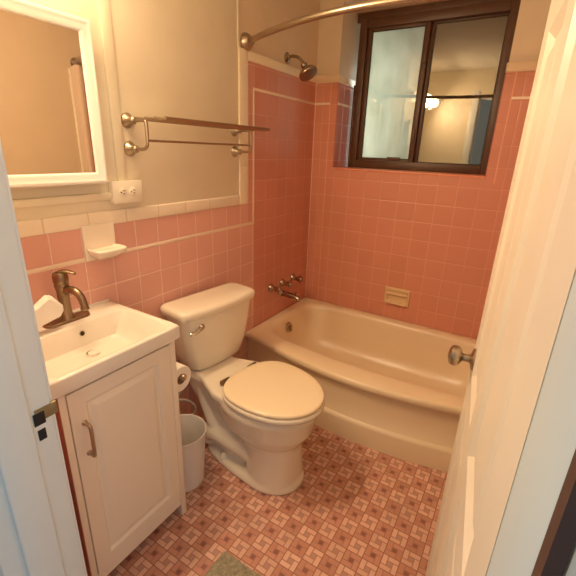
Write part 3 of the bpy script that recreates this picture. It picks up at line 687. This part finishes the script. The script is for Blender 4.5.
# ------------------------------------------------------------------ towel rack
def rack():
    r = root('towel_rack', (0.06, -1.12, 1.42), 'brushed nickel towel shelf with a lower bar on the painted wall above the toilet', 'towel rack')
    ya, yb, zu, zl = -1.424, -0.818, 1.470, 1.374
    for y in (ya, yb):
        for z in (zu, zl):
            bm = bmesh.new(); lathe(bm, [(0.0265, 0.003), (0.0265, 0.006), (0.024, 0.010), (0.015, 0.020), (0.0105, 0.030), (0.0095, 0.034), (0.013, 0.037), (0.013, 0.041), (0.008, 0.046)], (0, y, z), (1, 0, 0), 28); mk('flange', bm, M['nickel'], r)
        bm = bmesh.new(); tube(bm, smoothpath([(0.04, y, zu), (0.08, y, zu), (0.099, y, zu - 0.002), (0.104, y, zu - 0.012), (0.104, y, zl + 0.03), (0.098, y, zl + 0.010), (0.080, y, zl + 0.001), (0.04, y, zl)], 5), 0.0062, 12); mk('bracket', bm, M['nickel'], r)
        bm = bmesh.new(); tube(bm, [(0.04, y, zu + 0.004), (0.205, y, zu + 0.004)], 0.0055, 10); mk('shelf_arm', bm, M['nickel'], r)
    for x in (0.055, 0.105, 0.155, 0.205):
        bm = bmesh.new(); tube(bm, [(x, ya - 0.004, zu + 0.006), (x, yb + 0.004, zu + 0.006)], 0.0058, 12); mk('shelf_rod', bm, M['nickel'], r)
    bm = bmesh.new(); tube(bm, [(0.104, ya, zl + 0.030), (0.104, yb, zl + 0.030)], 0.0042, 12); mk('lower_bar', bm, M['nickel'], r)
rack()

# ------------------------------------------------------------------ shower rod, curtain, shower head, taps
def rod():
    r = root('shower_curtain_rod', (W / 2, -0.85, 1.86), 'curved brushed brass shower rod spanning the bathtub near the ceiling', 'curtain rod')
    bm = bmesh.new(); pts = []
    for k in range(41):
        t = k / 40; x = 0.02 + (W - 0.04) * t
        pts.append((x, -0.725 - 0.222 * math.sin(PI * t) ** 0.9, 1.862 + 0.0 * t))
    tube(bm, pts, 0.0128, 18); mk('rod', bm, M['nickel'], r)
    for x, s in ((0.0, 1), (W, -1)):
        bm = bmesh.new(); lathe(bm, [(0.040, 0.001), (0.040, 0.006), (0.036, 0.015), (0.027, 0.026), (0.019, 0.033), (0.018, 0.045), (0.014, 0.047)], (x, -0.722, 1.862), (s, -0.25, 0), 28); mk('flange', bm, M['nickel'], r)
rod()
bm = bmesh.new(); top, bot = [], []
for k in range(61):
    t = k / 60; x = W - 0.025 - 0.125 * t; y = -0.765 - 0.035 * t + 0.024 * math.sin(t * 2 * PI * 5)
    top.append(bm.verts.new((x, y, 1.835))); bot.append(bm.verts.new((x + 0.01, y, 0.45)))
for k in range(60): bm.faces.new((top[k], top[k + 1], bot[k + 1], bot[k]))
r = root('shower_curtain', (W - 0.07, -0.79, 1.83), 'pale peach shower curtain bunched at the right end of the rod', 'curtain')
mk('fabric', bm, M['curtain'], r, sharp=180)
for k in range(4):
    bm = bmesh.new(); cx = W - 0.045 - 0.016 * k; cy = -0.765 - 0.008 * k
    tube(bm, [(cx, cy + 0.019 * math.cos(a), 1.856 + 0.022 * math.sin(a)) for a in [2 * PI * j / 20 for j in range(21)]], 0.0015, 6); mk('hook', bm, M['chrome'], r)

r = root('wall_shower', (0.05, -0.35, 1.85), 'brushed nickel shower head on a bent arm above the tiled faucet wall', 'shower head')
bm = bmesh.new(); lathe(bm, [(0.029, 0.0), (0.029, 0.004), (0.022, 0.010), (0.011, 0.014)], (0, -0.35, 1.866), (1, 0, 0), 28); mk('flange', bm, M['tap'], r)
arm = smoothpath([(0.005, -0.35, 1.866), (0.035, -0.352, 1.872), (0.075, -0.358, 1.862), (0.105, -0.364, 1.838), (0.118, -0.367, 1.822)], 6)
bm = bmesh.new(); tube(bm, arm, 0.0085, 14); mk('arm', bm, M['tap'], r)
bm = bmesh.new(); lathe(bm, [(0.0, -0.014), (0.012, -0.012), (0.018, 0.0), (0.015, 0.012), (0.018, 0.018), (0.028, 0.026), (0.042, 0.034), (0.050, 0.044), (0.052, 0.056), (0.050, 0.060)], (0.120, -0.368, 1.820), (0.62, -0.10, -0.85), 32, close=False)
hd = mk('head', bm, M['tap'], r)
bm = bmesh.new(); lathe(bm, [(0.0501, 0.058), (0.049, 0.0605), (0.024, 0.062), (0.0, 0.062)], (0.120, -0.368, 1.820), (0.62, -0.10, -0.85), 32, close=False); mk('spray_face', bm, M['bronze'], hd)

def tapset():
    r = root('bathtub_faucet', (0.02, -0.34, 0.56), 'three chrome tub handles in a row on the pink tile above the tub spout', 'faucet')
    for y in (-0.474, -0.343, -0.205):
        bm = bmesh.new(); lathe(bm, [(0.027, 0.0), (0.027, 0.006), (0.021, 0.016), (0.013, 0.022), (0.012, 0.032), (0.010, 0.034)], (0.006, y, 0.562), (1, 0, 0), 28); e = mk('escutcheon', bm, M['tap'], r)
        bm = bmesh.new(); lathe(bm, [(0.010, 0.030), (0.015, 0.034), (0.017, 0.040), (0.0155, 0.050), (0.018, 0.056), (0.020, 0.066), (0.018, 0.074), (0.010, 0.077), (0, 0.077)], (0.006, y, 0.562), (1, 0, 0), 24)
        tube(bm, [(0.066, y - 0.026, 0.562), (0.066, y + 0.026, 0.562)], 0.0055, 10); tube(bm, [(0.066, y, 0.536), (0.066, y, 0.588)], 0.0055, 10)
        mk('handle', bm, M['tap'], e)
tapset()
bm = bmesh.new(); p = smoothpath([(0.006, -0.343, 0.488), (0.03, -0.343, 0.489), (0.08, -0.343, 0.486), (0.125, -0.343, 0.478), (0.146, -0.343, 0.466)], 5)
tube(bm, p, [0.026, 0.023, 0.021] + [0.0195] * (len(p) - 4) + [0.016], 20)
r = root('tub_spout', (0.07, -0.343, 0.48), 'stubby chrome tub spout on the faucet wall over the bathtub', 'spout')
mk('spout', bm, M['tap'], r)
bm = bmesh.new(); lathe(bm, [(0.006, 0), (0.006, 0.010), (0.009, 0.012), (0.009, 0.020), (0.004, 0.022)], (0.118, -0.343, 0.494), (0, 0, 1), 14); mk('diverter_knob', bm, M['tap'], r)

# ------------------------------------------------------------------ waste bin
def wbin():
    r = root('waste_bin', (0.238, -1.480, 0), 'plain white plastic waste bin on the floor between vanity and toilet', 'waste bin')
    bm = bmesh.new(); H = 0.262
    lathe(bm, [(0.0, 0.0), (0.080, 0.0), (0.084, 0.004), (0.099, H - 0.006), (0.1015, H), (0.0985, H), (0.0965, H - 0.008), (0.0815, 0.008), (0, 0.006)], (0.238, -1.480, 0), (0, 0, 1), 48, close=False)
    mk('bucket', bm, M['bin'], r)
    bm = bmesh.new(); tube(bm, [(0.238 + 0.1012 * math.cos(a), -1.480 + 0.1012 * math.sin(a), H - 0.002) for a in [2 * PI * k / 48 for k in range(49)]], 0.0026, 8); mk('rim', bm, M['bin'], r)
wbin()

# ------------------------------------------------------------------ toilet paper on the side of the vanity
cx0, cx1, cy, cz = 0.220, 0.324, -1.540, 0.572
bm = bmesh.new(); lathe(bm, [(0.021, 0), (0.049, 0), (0.051, 0.003), (0.051, 0.101), (0.049, 0.104), (0.021, 0.104), (0.021, 0)], (cx0, cy, cz), (1, 0, 0), 40, close=False)
r = root('toilet_paper_roll', (0.27, cy, cz), 'roll of white toilet paper hanging beside the vanity', 'toilet paper')
mk('paper', bm, M['paper'], r)
bm = bmesh.new(); lathe(bm, [(0.0208, -0.0005), (0.0208, 0.1045), (0.0195, 0.1045), (0.0195, -0.0005), (0.0208, -0.0005)], (cx0, cy, cz), (1, 0, 0), 32, close=False); mk('cardboard_core', bm, plain('cardboard', (0.45, 0.30, 0.18), 0.9), r)
r = root('toilet_paper_holder', (0.20, -1.56, cz), 'small nickel paper holder fixed to the right side of the vanity', 'paper holder')
bm = bmesh.new(); lathe(bm, [(0.022, 0), (0.022, 0.004), (0.012, 0.010), (0.009, 0.014)], (0.200, VY1 - 0.001, cz + 0.0125), (0, 1, 0), 24); mk('flange', bm, M['nickel'], r)
bm = bmesh.new(); tube(bm, smoothpath([(0.200, VY1 + 0.01, cz + 0.0125), (0.200, cy - 0.022, cz + 0.0125), (0.204, cy - 0.005, cz + 0.0125), (0.222, cy, cz + 0.0125), (0.27, cy, cz + 0.0125), (0.332, cy, cz + 0.0125)], 5), 0.0065, 12)
lathe(bm, [(0.0065, 0), (0.012, 0.003), (0.0135, 0.009), (0.011, 0.015), (0, 0.017)], (0.328, cy, cz + 0.0125), (1, 0, 0), 20); mk('arm', bm, M['nickel'], r)

# ------------------------------------------------------------------ bath mat
bm = bmesh.new(); n1, n2 = 110, 120; X0, X1, Y0, Y1 = 0.603, 1.02, -2.06, -1.643
g = [[None] * (n2 + 1) for _ in range(n1 + 1)]
for i in range(n1 + 1):
    for j in range(n2 + 1):
        e = min(i, n1 - i, j, n2 - j); h = 0.006 + 0.010 * min(1, e / 3) + random.uniform(-0.003, 0.003)
        g[i][j] = bm.verts.new((X0 + (X1 - X0) * i / n1 + random.uniform(-.0015, .0015), Y0 + (Y1 - Y0) * j / n2 + random.uniform(-.0015, .0015), h if e else 0.001))
for i in range(n1):
    for j in range(n2): bm.faces.new((g[i][j], g[i + 1][j], g[i + 1][j + 1], g[i][j + 1]))
tag(mk('bath_mat', bm, M['mat'], smooth=False), 'olive green shaggy bath mat on the mosaic floor in front of the vanity', 'bath mat')

# ------------------------------------------------------------------ lights, world, camera
w = bpy.data.worlds.new('World'); bpy.context.scene.world = w; w.use_nodes = True
bg = w.node_tree.nodes['Background']; bg.inputs[0].default_value = (0.74, 0.86, 1.0, 1); bg.inputs[1].default_value = 0.5
def area(name, loc, rot, size, e, col):
    L = bpy.data.lights.new(name, 'AREA'); L.energy = e; L.color = col; L.shape = 'RECTANGLE'; L.size, L.size_y = size
    o = bpy.data.objects.new(name, L); C.objects.link(o); o.location = loc; o.rotation_euler = rot; return o
area('daylight_outside', (0.10, 0.75, 1.55), (math.radians(-90), 0, math.radians(-22)), (0.5, 0.9), 10, (0.95, 1.0, 0.84))

area('hall_daylight', (-0.55, -2.95, 1.5), Vector((-1, -0.22, 0)).to_track_quat('Z', 'Y').to_euler(), (0.9, 1.6), 7, (0.78, 0.90, 1.0))
area('hall_jamb_fill', (2.0, -2.85, 1.5), Vector((1, -0.45, 0)).to_track_quat('Z', 'Y').to_euler(), (0.8, 1.6), 6, (0.80, 0.92, 1.0))  # added lamp, unseen, giving the left jamb its cool daylight
R3 = ((0.85100802, 0.52403828, 0.03419386), (-0.20286253, 0.26798243, 0.94182388), (-0.48438841, 0.80843633, -0.33436293))
cam = bpy.data.cameras.new('camera'); cam.sensor_width = 36; cam.lens = 36 * 388.023 / 576; cam.clip_start = 0.02
co = bpy.data.objects.new('camera', cam); C.objects.link(co)
m3 = Matrix((R3[0], R3[1], tuple(-v for v in R3[2]))).transposed()
co.matrix_world = Matrix.Translation((1.29346, -2.40950, 1.38900)) @ m3.to_4x4()
bpy.context.scene.camera = co
sc = bpy.context.scene
sc.view_settings.view_transform = 'Standard'; sc.view_settings.look = 'None'; sc.view_settings.exposure = -0.27; sc.view_settings.gamma = 1.07
